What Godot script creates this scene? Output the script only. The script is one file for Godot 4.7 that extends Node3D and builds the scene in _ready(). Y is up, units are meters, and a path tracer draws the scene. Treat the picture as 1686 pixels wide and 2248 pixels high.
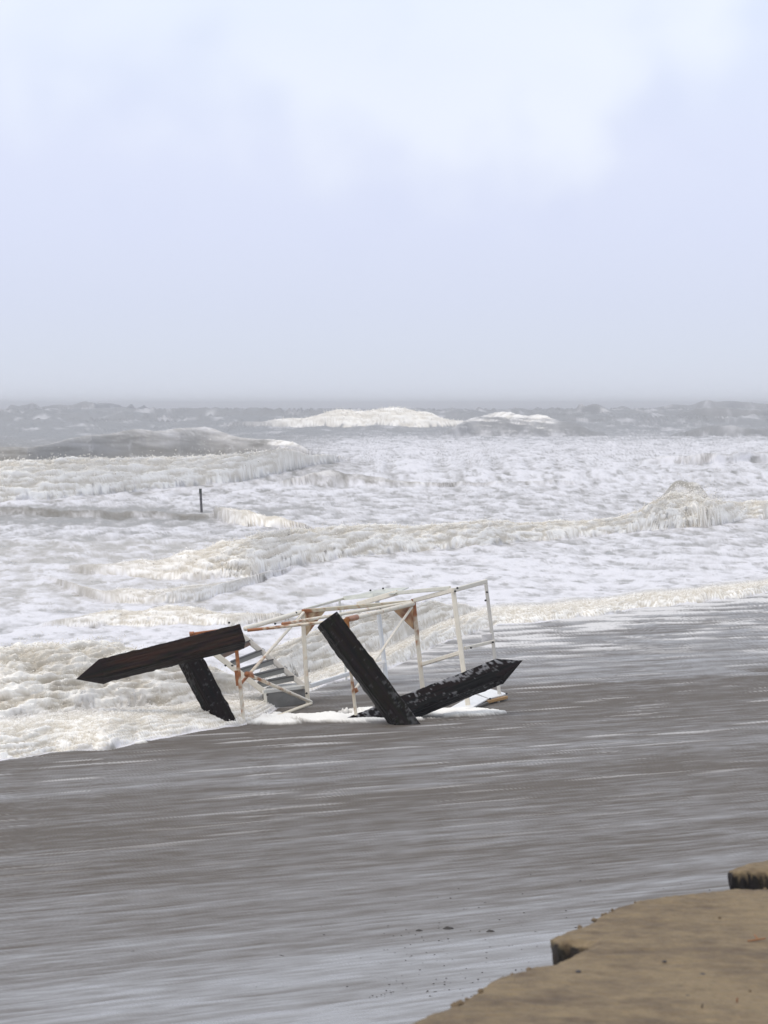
extends Node3D
# A storm beach: camera on the dune looking out to sea (-z). y = 0 is the still water level at the wreck.

const EYE := 3.3
const TERRACE := 1.75

# name, 1 = rolling white water / 0 = swell, [x, distance of its foot, height, foam] along the crest, in metres
var waves := [
	["shore", 1, [[-5.340, 25.35, 0.220, 1.00], [-3.508, 26.53, 0.220, 1.00], [-2.962, 27.25, 0.220, 1.00], [-2.611, 27.61, 0.200, 1.00], [-2.415, 28.35, 0.170, 1.00], [-1.950, 29.38, 0.140, 1.00], [-1.518, 29.97, 0.120, 1.00], [-1.309, 30.58, 0.100, 1.00], [-1.118, 31.97, 0.080, 1.00], [-0.849, 33.82, 0.100, 1.00], [-0.455, 34.95, 0.120, 1.00], [-0.073, 35.96, 0.140, 1.00], [0.339, 37.91, 0.150, 1.00], [0.735, 40.07, 0.160, 1.00], [1.613, 43.38, 0.160, 1.00], [2.507, 44.76, 0.150, 1.00], [4.112, 47.06, 0.140, 1.00], [5.451, 49.15, 0.130, 1.00], [6.785, 51.31, 0.130, 1.00], [11.522, 58.44, 0.120, 1.00]]],
	["left", 1, [[-6.071, 28.82, 0.690, 1.00], [-3.864, 29.22, 0.688, 1.00], [-3.031, 30.05, 0.627, 1.00], [-2.385, 30.85, 0.530, 1.00], [-1.959, 31.78, 0.343, 1.00], [-1.601, 32.62, 0.159, 1.00], [-1.405, 32.82, 0.000, 0.00]]],
	["behind", 1, [[-1.549, 33.13, 0.000, 0.00], [-1.283, 33.66, 0.404, 1.00], [-0.880, 35.06, 0.448, 1.00], [-0.472, 36.27, 0.466, 1.00], [0.102, 38.25, 0.427, 1.00], [0.628, 41.25, 0.356, 1.00], [1.062, 43.11, 0.204, 1.00], [1.517, 44.57, 0.026, 0.60], [1.727, 44.57, 0.000, 0.00]]],
	["bumps", 1, [[-5.273, 42.93, 0.000, 0.00], [-4.696, 43.20, 0.118, 0.60], [-3.975, 43.47, 0.212, 0.90], [-3.368, 43.56, 0.244, 0.90], [-2.896, 43.65, 0.239, 0.90], [-2.348, 43.65, 0.175, 0.90], [-1.685, 44.20, 0.127, 0.70], [-1.140, 44.57, 0.000, 0.00]]],
	["patch", 1, [[-6.984, 56.86, 0.000, 0.00], [-5.028, 49.85, 0.159, 0.50], [-4.110, 48.25, 0.238, 0.70], [-3.184, 49.15, 0.243, 0.75], [-2.512, 52.86, 0.185, 0.60], [-1.364, 60.80, 0.000, 0.00]]],
	["mid", 1, [[-6.985, 59.94, 0.000, 0.00], [-5.527, 56.55, 0.199, 0.50], [-4.455, 55.36, 0.341, 0.75], [-3.654, 55.07, 0.552, 0.90], [-2.994, 55.65, 0.692, 1.00], [-2.422, 56.55, 0.772, 1.00], [-1.903, 59.77, 0.693, 1.00], [-0.815, 62.61, 0.586, 1.00], [0.584, 65.33, 0.544, 1.00], [1.655, 67.21, 0.531, 1.00], [3.994, 71.31, 0.447, 1.00], [5.659, 74.08, 0.398, 1.00], [6.612, 75.67, 0.521, 1.00], [7.190, 76.78, 0.739, 1.00], [7.761, 77.92, 0.870, 1.00], [8.367, 78.79, 0.772, 1.00], [9.122, 79.99, 0.638, 1.00], [10.265, 83.15, 0.513, 1.00], [11.172, 84.49, 0.496, 1.00], [17.651, 89.52, 0.540, 1.00]]],
	["curl", 0, [[6.157, 80.60, 0.000, 0.00], [6.890, 80.30, 0.174, 0.00], [7.365, 79.99, 0.313, 0.00], [7.805, 79.99, 0.478, 0.05], [8.219, 79.99, 0.584, 0.20], [8.645, 79.99, 0.525, 0.60], [9.129, 80.60, 0.000, 0.00]]],
	["crest", 1, [[-5.404, 87.66, 0.000, 0.00], [-4.550, 82.18, 0.345, 0.70], [-3.773, 79.39, 0.440, 1.00], [-2.992, 78.50, 0.305, 1.00], [-2.237, 77.92, 0.163, 0.80], [-1.741, 77.63, 0.000, 0.00]]],
	["chop", 0, [[-18.466, 87.66, 0.230, 0.10], [-11.591, 87.66, 0.204, 0.10], [-8.626, 85.52, 0.199, 0.20], [-6.560, 84.83, 0.172, 0.20], [-5.229, 84.83, 0.135, 0.30], [-4.298, 84.83, 0.000, 0.00]]],
	["low", 0, [[-4.997, 118.86, 0.000, 0.00], [-3.619, 119.53, 0.356, 0.50], [-2.853, 118.86, 0.514, 0.40], [-2.188, 118.19, 0.618, 0.35], [-1.353, 118.19, 0.494, 0.25], [-0.241, 118.19, 0.334, 0.30], [1.057, 118.19, 0.193, 0.60], [3.859, 118.86, 0.159, 0.25], [7.340, 120.91, 0.179, 0.20], [8.857, 120.91, 0.000, 0.00]]],
	["far left", 1, [[-19.964, 94.76, 1.628, 1.00], [-15.171, 97.40, 1.462, 1.00], [-13.122, 99.23, 1.351, 1.00], [-11.639, 102.62, 1.272, 1.00], [-10.717, 106.25, 1.186, 1.00], [-10.020, 109.57, 1.140, 1.00], [-9.456, 113.10, 1.125, 1.00], [-7.931, 119.53, 1.155, 1.00], [-6.222, 126.73, 1.246, 1.00], [-4.972, 142.15, 1.181, 1.00], [-3.884, 161.83, 0.546, 0.90], [-0.666, 184.54, 0.000, 0.00]]],
	["back swell", 0, [[-35.455, 168.30, 0.638, 0.20], [-20.671, 168.30, 0.896, 0.30], [-18.292, 181.36, 1.334, 0.30], [-16.442, 186.17, 1.575, 0.35], [-14.657, 189.53, 1.485, 0.30], [-12.201, 193.00, 1.635, 0.45], [-9.090, 191.25, 1.231, 0.40], [-6.276, 187.83, 0.918, 0.80], [-3.271, 184.54, 0.000, 0.00]]],
	["outer", 1, [[-26.076, 412.50, 0.000, 0.00], [-17.621, 396.93, 0.741, 0.40], [-11.794, 389.58, 1.397, 0.80], [-4.980, 382.50, 2.212, 1.00], [0.412, 375.67, 2.646, 1.00], [4.537, 375.67, 2.113, 1.00], [8.511, 369.08, 0.976, 0.80], [14.879, 369.08, 0.000, 0.00]]],
	["peak", 0, [[4.573, 300.54, 0.000, 0.00], [9.900, 304.89, 1.942, 0.60], [12.587, 300.54, 2.389, 0.80], [14.734, 296.30, 2.167, 0.70], [16.128, 296.30, 2.354, 0.90], [18.452, 296.30, 1.700, 0.20], [21.706, 296.30, 0.592, 0.10], [24.030, 296.30, 0.000, 0.00]]],
	["right swell", 0, [[28.144, 300.54, 0.000, 0.00], [33.801, 300.54, 1.114, 0.10], [36.114, 296.30, 1.052, 0.10], [39.182, 296.30, 0.868, 0.10], [53.776, 296.30, 0.960, 0.10]]],
	["right low", 0, [[13.481, 163.08, 0.000, 0.00], [15.528, 163.08, 0.369, 0.15], [18.485, 164.36, 0.547, 0.20], [22.435, 169.66, 0.591, 0.15], [31.296, 172.44, 0.628, 0.15]]],
	["horizon left", 0, [[-163.784, 1107.24, 0.000, 0.00], [-123.043, 1001.79, 2.352, 0.00], [-103.950, 956.25, 3.602, 0.05], [-98.250, 956.25, 4.664, 0.20], [-94.200, 956.25, 3.754, 0.10], [-85.329, 1001.79, 2.195, 0.00], [-70.217, 1168.75, 0.000, 0.00]]],
	["horizon right", 0, [[62.005, 1107.24, 0.000, 0.00], [91.905, 1051.88, 2.140, 0.00], [112.671, 1001.79, 3.458, 0.05], [125.243, 1001.79, 3.934, 0.10], [144.100, 1001.79, 3.617, 0.00], [248.783, 1168.75, 2.195, 0.00]]],
	["upper right swell", 0, [[33.700, 637.50, 0.000, 0.00], [41.892, 584.38, 1.457, 0.15], [50.108, 553.62, 1.987, 0.20], [59.152, 525.94, 1.969, 0.15], [78.953, 525.94, 1.804, 0.10]]],
]

var highest := PackedFloat32Array()
var nearest := PackedFloat32Array()
var n_chop := FastNoiseLite.new()
var n_streak := FastNoiseLite.new()
var n_billow := FastNoiseLite.new()
var n_big := FastNoiseLite.new()
var n_flow := FastNoiseLite.new()
var n_fine := FastNoiseLite.new()
var n_foam := FastNoiseLite.new()
var n_wide := FastNoiseLite.new()
var rng := RandomNumberGenerator.new()


func noise(n: FastNoiseLite, seed_number: int, octaves: int, kind := FastNoiseLite.FRACTAL_FBM, gain := 0.5) -> void:
	n.seed = seed_number
	n.noise_type = FastNoiseLite.TYPE_SIMPLEX_SMOOTH
	n.frequency = 1.0
	n.fractal_type = kind
	n.fractal_octaves = octaves
	n.fractal_gain = gain


func _ready() -> void:
	rng.seed = 7
	noise(n_chop, 11, 5)
	noise(n_streak, 23, 4, FastNoiseLite.FRACTAL_FBM, 0.6)
	noise(n_billow, 31, 4, FastNoiseLite.FRACTAL_RIDGED, 0.55)
	noise(n_big, 47, 3)
	noise(n_flow, 53, 5, FastNoiseLite.FRACTAL_FBM, 0.62)
	noise(n_fine, 67, 3)
	noise(n_foam, 71, 4, FastNoiseLite.FRACTAL_FBM, 0.66)
	noise(n_wide, 83, 2, FastNoiseLite.FRACTAL_FBM, 0.5)

	# camera, sky, sun, exposure
	var camera := Camera3D.new()
	camera.name = "camera"
	var lens := CameraAttributesPhysical.new()
	lens.frustum_focal_length = 50.0
	lens.exposure_aperture = 5.0
	lens.frustum_focus_distance = 30.5
	lens.frustum_near = 0.1
	lens.frustum_far = 12000.0
	camera.attributes = lens
	camera.projection = Camera3D.PROJECTION_FRUSTUM
	camera.near = 0.1
	camera.far = 12000.0
	camera.size = 2248.0 / 6375.0 * 0.1
	camera.frustum_offset = Vector2(0, -234.0 / 6375.0 * 0.1)
	camera.position = Vector3(0, EYE, 0)
	add_child(camera)

	var env := Environment.new()
	env.background_mode = Environment.BG_SKY
	env.sky = Sky.new()
	var sky_material := PanoramaSkyMaterial.new()
	sky_material.panorama = sky_picture()
	env.sky.sky_material = sky_material
	env.tonemap_mode = Environment.TONE_MAPPER_LINEAR
	env.tonemap_exposure = 1.05
	env.sdfgi_enabled = true
	env.ssao_enabled = true
	env.ssil_enabled = true
	env.fog_enabled = true
	env.fog_density = 0.0008
	env.fog_light_color = Color(0.975, 0.98, 1.0)
	var around := WorldEnvironment.new()
	around.name = "world_environment"
	around.environment = env
	add_child(around)

	var sun := DirectionalLight3D.new()
	sun.name = "sun"
	sun.light_energy = 0.5
	sun.light_color = Color(1.0, 0.96, 0.9)
	sun.light_angular_distance = 40.0
	sun.shadow_enabled = true
	add_child(sun)
	sun.look_at_from_position(Vector3(-4, 9, 4), Vector3.ZERO)

	for wave in waves:
		var high := 0.0
		var near := 900.0
		for point in wave[2]:
			high = maxf(high, point[2])
			near = minf(near, point[1])
		highest.append(high)
		nearest.append(near)
	build_sea_and_beach()
	build_sand_bank()
	build_wreck()
	build_marker_post()
	build_bits()


# ---------------------------------------------------------------- sky

func sky_picture() -> ImageTexture:
	var w := 2048
	var h := 1024
	var im := Image.create_empty(w, h, false, Image.FORMAT_RGBF)
	var stops := [-90.0, 0.0, 1.0, 2.0, 3.5, 5.0, 8.0, 20.0, 90.0]
	var tones := [Color8(190, 192, 196), Color8(215, 220, 232), Color8(213, 220, 235), Color8(213, 220, 239), Color8(216, 223, 245), Color8(219, 226, 248), Color8(221, 231, 251), Color8(226, 234, 250), Color8(234, 238, 248)]
	var edge_az := [-9.0, -7.6, -6.4, -4.8, -3.2, -0.5, 2.0, 4.0, 4.7, 5.5, 6.4, 7.2, 9.0]
	var edge_el := [6.0, 5.9, 6.1, 5.9, 5.5, 4.9, 4.4, 4.4, 5.6, 6.2, 6.6, 7.8, 9.5]
	var n := FastNoiseLite.new()
	noise(n, 5, 5)
	for j in range(0, h / 2 + 4):
		var el := 90.0 - (j + 0.5) / h * 180.0
		var base := Color8(190, 192, 196)
		for k in range(1, stops.size()):
			if el <= stops[k] or k == stops.size() - 1:
				base = tones[k - 1].lerp(tones[k], clampf((el - stops[k - 1]) / (stops[k] - stops[k - 1]), 0, 1))
				break
		var ce := cos(deg_to_rad(el))
		var se := sin(deg_to_rad(el))
		for i in w:
			var az := (i + 0.5) / w * 360.0
			if az > 180.0:
				az -= 360.0
			var r := deg_to_rad(az)
			var dir := Vector3(sin(r) * ce, se, -cos(r) * ce)
			var v := n.get_noise_3dv(dir * Vector3(4, 9, 4))
			var edge := 5.4 + 2.5 * n.get_noise_2d(sin(r) * 3.0 + 9.0, cos(r) * 3.0)
			if absf(az) < 12.0:
				var inside := 9.5
				for k in range(1, edge_az.size()):
					if az <= edge_az[k]:
						inside = lerpf(edge_el[k - 1], edge_el[k], clampf((az - edge_az[k - 1]) / maxf(0.01, edge_az[k] - edge_az[k - 1]), 0, 1))
						break
				edge = lerpf(inside, edge, smoothstep(9.0, 12.0, absf(az)))
			var wobble := n.get_noise_3dv(dir * 22.0)
			var light := smoothstep(-1.1, 1.5, el - edge + wobble * 1.6) * (0.75 + 0.5 * v)
			light *= 1.0 - 0.6 * smoothstep(12.0, 40.0, el)
			var c := base.lerp(Color8(240, 246, 254), clampf(light * 0.70 + 0.12 * v * smoothstep(9.0, 25.0, el), 0, 1))
			c = c.lerp(Color8(205, 214, 240), clampf(-0.25 * wobble, 0.0, 0.3) * smoothstep(1.0, 4.0, el))
			im.set_pixel(i, j, c.srgb_to_linear())
	var low: Color = Color8(190, 192, 196).srgb_to_linear()
	im.fill_rect(Rect2i(0, h / 2 + 4, w, h / 2 - 4), low)
	return ImageTexture.create_from_image(im)


# ---------------------------------------------------------------- helpers

func tag(o: Node3D, label: String, category: String, group := "") -> Node3D:
	o.set_meta("label", label)
	o.set_meta("category", category)
	if group != "":
		o.set_meta("group", group)
	return o


func place(called: String, mesh: Mesh, material: Material, parent: Node3D = null) -> MeshInstance3D:
	var o := MeshInstance3D.new()
	o.name = called
	o.mesh = mesh
	o.material_override = material
	(parent if parent else self as Node3D).add_child(o, true)
	return o


func root_at(called: String, at: Vector3) -> Node3D:
	var o := Node3D.new()
	o.name = called
	o.position = at
	add_child(o, true)
	return o


func array_mesh(v: PackedVector3Array, n: PackedVector3Array, c: PackedColorArray, uv: PackedVector2Array, index: PackedInt32Array) -> ArrayMesh:
	var a := []
	a.resize(Mesh.ARRAY_MAX)
	a[Mesh.ARRAY_VERTEX] = v
	a[Mesh.ARRAY_NORMAL] = n
	if c.size():
		a[Mesh.ARRAY_COLOR] = c
	if uv.size():
		a[Mesh.ARRAY_TEX_UV] = uv
	a[Mesh.ARRAY_INDEX] = index
	var m := ArrayMesh.new()
	m.add_surface_from_arrays(Mesh.PRIMITIVE_TRIANGLES, a)
	return m


func noise_picture(seed_number: int, frequency: float, octaves: int, ramp: Gradient = null, size := 512) -> NoiseTexture2D:
	var f := FastNoiseLite.new()
	f.seed = seed_number
	f.frequency = frequency
	f.fractal_octaves = octaves
	f.fractal_gain = 0.6
	var t := NoiseTexture2D.new()
	t.width = size
	t.height = size
	t.seamless = true
	t.noise = f
	if ramp:
		t.color_ramp = ramp
	return t


func painted(rough := 0.5) -> StandardMaterial3D:
	var m := StandardMaterial3D.new()
	m.vertex_color_use_as_albedo = true
	m.roughness = rough
	return m


# ---------------------------------------------------------------- sea and beach

# the waves that one line of sight crosses: [foot, height, front length, back length, foam, kind, number] each
func crossed(a: float) -> Array:
	var out := []
	for k in waves.size():
		var pts: Array = waves[k][2]
		var kind: int = waves[k][1]
		for i in range(1, pts.size()):
			var p = pts[i - 1]
			var q = pts[i]
			var ap: float = p[0] / p[1]
			var aq: float = q[0] / q[1]
			if a >= ap and a < aq:
				var t := (a - ap) / (aq - ap)
				var ts := t * t * (3.0 - 2.0 * t)
				var foot: float = cubic_interpolate(p[1], q[1], pts[maxi(0, i - 2)][1], pts[mini(pts.size() - 1, i + 1)][1], t)
				var h: float = lerpf(p[2], q[2], ts)
				var xc := a * foot
				if k == 0:
					foot += 0.5 * n_wide.get_noise_2d(xc * 0.45, 3.0) + 0.14 * n_wide.get_noise_2d(xc * 1.6, 8.0)
				else:
					foot += h * (1.3 * n_wide.get_noise_2d(xc * 0.22 / (highest[k] + 0.15) + k * 17.0, 3.0))
				h *= 1.0 + 0.20 * n_wide.get_noise_2d(xc * 0.35 / (highest[k] + 0.15) + k * 9.0, 20.0)
				if h > 0.004:
					var front := (1.3 if kind == 1 else 2.2) * h + 0.02
					var back := (3.2 if kind == 1 else 4.0) * h + 0.3
					if k == 0:
						front = 0.7
						back = 3.5
					out.append([foot, h, front, back, lerpf(p[3], q[3], ts), kind, k])
				break
	return out


func row_distances(a: float, n_rows: int) -> PackedFloat32Array:
	var hits := crossed(a)
	var d := 11.0
	var ds := PackedFloat32Array()
	var sums := PackedFloat32Array()
	var total := 0.0
	while d < 3200.0:
		var flat := EYE * 2904.0 / (d * d)
		var rho := flat * (1.3 if d < 27.0 else 1.6)
		if d > 90.0 and d < 650.0:
			rho = maxf(rho, 0.42)
		elif d >= 650.0 and d < 1500.0:
			rho = maxf(rho, 0.12)
		elif d >= 1500.0:
			rho = maxf(rho, 0.02)
		for hit in hits:
			var s: float = (d - hit[0]) / hit[2]
			if s > -0.25 and s < 1.9:
				var px: float = hit[1] * 2904.0 / d
				rho += (1.5 if s < 1.15 else 0.5) * px / hit[2]
		ds.append(d)
		sums.append(total)
		var step := minf(clampf(d * 0.0022, 0.03, 3.0), maxf(0.03, 0.7 / rho))
		total += rho * step
		d += step
	ds.append(d)
	sums.append(total)
	var out := PackedFloat32Array()
	out.resize(n_rows)
	var k := 0
	for i in n_rows:
		var want := total * i / (n_rows - 1.0)
		while k < sums.size() - 2 and sums[k + 1] < want:
			k += 1
		out[i] = lerpf(ds[k], ds[k + 1], clampf((want - sums[k]) / maxf(1e-6, sums[k + 1] - sums[k]), 0, 1))
	return out


func build_sea_and_beach() -> void:
	var angles := PackedFloat32Array()
	var a := -0.30
	while a < 0.30:
		angles.append(a)
		a += 0.00037 if absf(a) < 0.137 else 0.0028
	var cols := angles.size()
	var rows := 1400
	# foam lying on the wet sand round the wreck: x, distance, half width, half depth, height
	var pools := [[-0.45, 30.6, 1.0, 0.55, 0.05], [0.75, 31.0, 0.55, 0.45, 0.06], [0.15, 31.2, 0.6, 0.6, 0.05], [-2.6, 28.1, 0.35, 0.22, 0.05], [-1.2, 30.4, 0.5, 0.5, 0.05]]
	var count := cols * rows
	var vs := PackedVector3Array()
	var ns := PackedVector3Array()
	var cs := PackedColorArray()
	var uvs := PackedVector2Array()
	var ids := PackedByteArray()
	vs.resize(count)
	ns.resize(count)
	cs.resize(count)
	uvs.resize(count)
	ids.resize(count)
	var heights := PackedFloat32Array()
	heights.resize(count)
	var splash := 0
	var curl_number := -1
	for k in waves.size():
		if waves[k][0] == "mid":
			splash = k
		if waves[k][0] == "curl":
			curl_number = k
	var water := Color(0.165, 0.152, 0.128)
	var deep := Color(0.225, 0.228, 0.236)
	var cool := Color(0.675, 0.67, 0.705)
	var cream := Color(0.90, 0.88, 0.84)
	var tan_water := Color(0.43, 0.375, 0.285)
	var silt := Color(0.100, 0.085, 0.071)
	var film := Color(0.250, 0.246, 0.250)
	# how the rows of the sheet lie along every eighth line of sight, evened out between neighbours
	var raw: Array[PackedFloat32Array] = []
	var posts := (cols - 1) / 8 + 2
	for b in posts:
		raw.append(row_distances(angles[mini(b * 8, cols - 1)], rows))
	var even: Array[PackedFloat32Array] = []
	for b in posts:
		var sum := PackedFloat32Array()
		sum.resize(rows)
		var n := 0.0
		for e in range(maxi(0, b - 2), mini(posts, b + 3)):
			var line := raw[e]
			var weight := 3.0 - absf(e - b)
			n += weight
			for i in rows:
				sum[i] += line[i] * weight
		for i in rows:
			sum[i] /= n
		even.append(sum)
	for j in cols:
		var b8 := (j / 8) * 8
		var ra := even[b8 / 8]
		var rb := even[b8 / 8 + 1]
		var t8 := float(j - b8) / float(maxi(1, mini(b8 + 8, cols - 1) - b8))
		a = angles[j]
		var hits := crossed(a)
		var shore := 40.0
		for hit in hits:
			if hit[6] == 0:
				shore = hit[0]
		for i in rows:
			var d := lerpf(ra[i], rb[i], t8)
			var x := a * d
			var p := x * 0.857 + d * 0.515
			var q := -x * 0.515 + d * 0.857
			var y := 0.0
			if q < 28.0:
				y = 0.022 * (28.0 - q) * smoothstep(28.0, 23.0, q)
			var m := 0.0
			var hm := 0.3
			var id := 0
			var swell := 0.0
			var arc := d
			var seed_k := 0
			var rise := 0.0
			var curl := 0.0
			var lean := Vector2(0, 1)
			for hit in hits:
				var s: float = d - hit[0]
				if s < -0.4 * hit[2] or s > hit[2] + 3.0 * hit[3]:
					continue
				s /= hit[2]
				var h: float = hit[1]
				var up := 0.0
				if s <= 0.0:
					up = 0.0
				elif s < 1.0:
					up = 1.0 - pow(1.0 - s, 2.2) if hit[5] == 1 else s * s * (3.0 - 2.0 * s)
				else:
					var tb: float = (s - 1.0) * hit[2] / hit[3]
					up = exp(-tb * tb)
				y += h * up
				var foam: float = hit[4]
				if hit[5] == 1:
					var cover := foam * smoothstep(-0.12, 0.10, s + 0.25 * n_foam.get_noise_2d(x * 20.0 / (0.2 * d + 2.0), d * 0.7)) * (1.0 - smoothstep(1.0, 2.6 if hit[6] > 2 else 6.0, s)) * smoothstep(0.0, 0.12, h)
					if cover > m:
						m = cover
						hm = h
						seed_k = hit[6]
						rise = up
						arc = d - hit[0] + h * up
						var steep: float = h / hit[2] * 2.2 * pow(clampf(1.0 - s, 0.0, 1.0), 1.2)
						lean = Vector2(steep, 1.0).normalized()
						if cover > 0.4:
							id = hit[6] + 1
				else:
					curl = maxf(curl, up if hit[6] == curl_number else 0.0)
					swell = maxf(swell, up * smoothstep(0.05, 0.3, h))
					var lip := foam * smoothstep(0.35, 0.95, s + 0.6 * n_streak.get_noise_2d(x * 4.0 / (0.05 * d + 1.0) + y * 0.8, y * 9.0 / (0.01 * d + 1.0))) * (1.0 - smoothstep(1.1, 2.0, s))
					if lip > m:
						m = lip
						seed_k = hit[6]
						hm = h * 0.5
			if d < shore - 0.2 or id == 1 and false:
				# wet sand and the sheet of water that runs back down it
				var f1 := n_flow.get_noise_2d(p * 0.16 + 0.6 * n_big.get_noise_2d(p * 0.2, q * 0.3), q * 1.05)
				var ql := 135.0 * log(maxf(q, 3.0))
				var f2 := 0.8 * n_wide.get_noise_2d(p * 0.75 + 40.0, ql) + 0.6 * n_wide.get_noise_2d(p * 0.28 + 4.0, ql * 0.4)
				var bank := q + 1.2 * f1
				var sheet := 0.12 + 0.45 * smoothstep(28.0, 28.7, bank) + 0.25 * smoothstep(20.6, 21.4, bank) * smoothstep(24.0, 22.4, bank) + 0.12 * smoothstep(19.0, 18.0, bank) + 0.60 * smoothstep(17.0, 11.8, q)
				sheet = clampf(sheet + 0.36 * f1 + 0.28 * f2 + 0.26 * n_wide.get_noise_2d(p * 2.4 + 7.0, ql * 1.35), 0.0, 1.0)
				var c := silt.lerp(film, sheet)
				c = c * (1.0 + 0.13 * n_fine.get_noise_2d(p * 9.0, ql * 4.0) + 0.10 * (rng.randf() - 0.5))
				var line := 0.8 * smoothstep(0.42, 0.62, n_wide.get_noise_2d(p * 0.42 - 70.0, ql * 0.6)) * smoothstep(14.0, 24.0, q)
				line = maxf(line, smoothstep(-0.05, 0.35, n_flow.get_noise_2d(p * 0.45 + 90.0, q * 1.3) + 0.35 * smoothstep(6.0, 0.0, shore - d) - 0.1) * smoothstep(29.0, 33.0, q + 2.0 * f1) * 1.5)
				var foam_pool := 0.0
				for e in pools:
					var ex: float = (x - e[0]) / e[2]
					var ed: float = (d - e[1]) / e[3]
					var inside := 1.0 - ex * ex - ed * ed + 0.9 * n_flow.get_noise_2d(x * 1.6, d * 1.6)
					if inside > 0.0:
						var k := smoothstep(0.0, 0.45, inside)
						if k > foam_pool:
							foam_pool = k
							y += 0.7 * e[4] * k * (0.75 + 0.5 * n_big.get_noise_2d(x * 2.5, d * 2.0))
				c = c.lerp(cool.lerp(cream, 0.5), minf(line, 1.4) * 0.5)
				c = c.lerp(cream, foam_pool)
				y += 0.006 * f1 + 0.004 * f2 + 0.006 * line
				vs[j * rows + i] = Vector3(x, y, -d)
				cs[j * rows + i] = c
				uvs[j * rows + i] = Vector2(clampf(0.10 + 0.55 * (1.0 - sheet) + maxf(line * 0.4, foam_pool * 0.9), 0.02, 0.98), 0.5)
				ids[j * rows + i] = 200
				continue
			# open water
			var off := clampf((d - 45.0) / 160.0, 0.0, 1.0)
			var far := smoothstep(250.0, 420.0, d)
			var chop := n_chop.get_noise_2d(x * (1.15 - 0.6 * off), d * (0.42 - 0.24 * off))
			var amp := lerpf(0.052, 0.17, off) + 0.30 * far
			if far > 0.0:
				chop = lerpf(chop, n_chop.get_noise_2d(x * 0.14, d * 0.07), 0.75 * far)
			if d > 170.0:
				var sw := 1.0 - 2.0 * absf(n_wide.get_noise_2d(x / 110.0 + 5.0, d / 70.0))
				y += smoothstep(170.0, 460.0, d) * (0.5 + 1.9 * smoothstep(300.0, 700.0, d)) * (sw * sw * 1.3 - 0.1) * (1.0 - 0.8 * smoothstep(650.0, 1300.0, d))
			y += amp * chop * (1.0 - 0.95 * smoothstep(0.0, 0.6, m))
			var lift := d * (1.0 - 0.72 * off) + 2.5 * y * (swell + m)
			var st := 0.55 * n_streak.get_noise_2d(x * (2.4 - 1.6 * off) + 0.9 * chop, lift * 0.9)
			st += 0.45 * n_streak.get_noise_2d(x * (0.7 - 0.45 * off) + 50.0, lift * 0.42)
			st -= 0.62 * smoothstep(0.18, 0.44, n_streak.get_noise_2d(x * (1.7 - 1.1 * off) + 9.0, lift * 0.75 + 0.6 * chop))
			var cover := 0.86 - 0.16 * smoothstep(55.0, 75.0, d) + 0.08 * smoothstep(100.0, 130.0, d) - 0.55 * smoothstep(230.0, 360.0, d) - 0.25 * smoothstep(400.0, 560.0, d)
			# a darker patch of choppy water round the marker post, and the trough behind the far left breaker
			cover -= 0.34 * smoothstep(-0.02, -0.08, a + 0.05 * n_big.get_noise_2d(a * 30.0, d * 0.05)) * smoothstep(78.0, 83.0, d) * (1.0 - smoothstep(92.0, 97.0, d))
			cover -= 0.6 * smoothstep(0.0, -0.06, a) * smoothstep(118.0, 150.0, d)
			# churned, muddy water on the left between the two inner breakers
			var churn := 0.8 * smoothstep(-0.02, -0.06, a + 0.03 * n_big.get_noise_2d(x * 0.3, d * 0.12)) * smoothstep(44.0, 50.0, d) * (1.0 - smoothstep(68.0, 76.0, d))
			cover -= 0.22 * churn
			cover -= (0.22 + 0.40 * smoothstep(250.0, 290.0, d) + 0.6 * curl) * swell
			var f := clampf(0.80 + 0.70 * st + 0.32 * n_foam.get_noise_2d(x * (4.0 - 2.8 * off), lift * 2.1) + 0.45 * chop + (cover - 0.78) * 1.4, 0.0, 1.0)
			f = lerpf(f, f * f * (3.0 - 2.0 * f), 0.3)
			if swell > 0.0 and d > 120.0 and d < 270.0:
				f = clampf(f + swell * (0.34 + 0.9 * n_streak.get_noise_2d(x * 0.22 + y * 0.5, y * 1.3 + d * 0.02)), 0.0, 1.0)
			if d > 230.0:
				f = maxf(f, 0.55 * smoothstep(0.15, 0.5, n_streak.get_noise_2d(x * 0.11, d * 0.045)) * smoothstep(230.0, 330.0, d))
			var white := cool
			var px := 0.0
			if m > 0.01:
				var fr := minf(1.4 / (0.75 * highest[seed_k] + 0.16), 120.0 / nearest[seed_k])
				var b := -n_billow.get_noise_2d(x * fr * 0.65 + 13.0 * seed_k, arc * fr * 1.2)
				var b2 := n_foam.get_noise_2d(x * fr * 0.8 + 30.0 * seed_k, arc * fr * 2.3)
				var push := m * (minf(hm, 1.3) + 0.06) * (0.09 * b + 0.14 * b2)
				y += push * lean.y
				px = push * lean.x
				var grit := n_streak.get_noise_2d(x * fr * 2.6 - arc * fr * 1.2, arc * fr * 4.0 + x * fr * 1.5)
				var mf := clampf(m * 1.6 - 0.2 + 0.6 * b2 + 0.3 * b + 0.25 * grit, 0.0, 1.0)
				var warm := clampf(m, 0.0, 1.0)
				white = cool.lerp(cream, warm)
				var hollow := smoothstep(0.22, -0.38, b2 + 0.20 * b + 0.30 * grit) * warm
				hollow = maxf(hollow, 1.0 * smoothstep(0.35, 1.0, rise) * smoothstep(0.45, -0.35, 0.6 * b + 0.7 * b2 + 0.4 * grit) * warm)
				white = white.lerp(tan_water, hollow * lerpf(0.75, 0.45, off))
				f = lerpf(f, mf, smoothstep(0.05, 0.7, m))
				f = lerpf(f, 1.0, m * 0.45)
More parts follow.
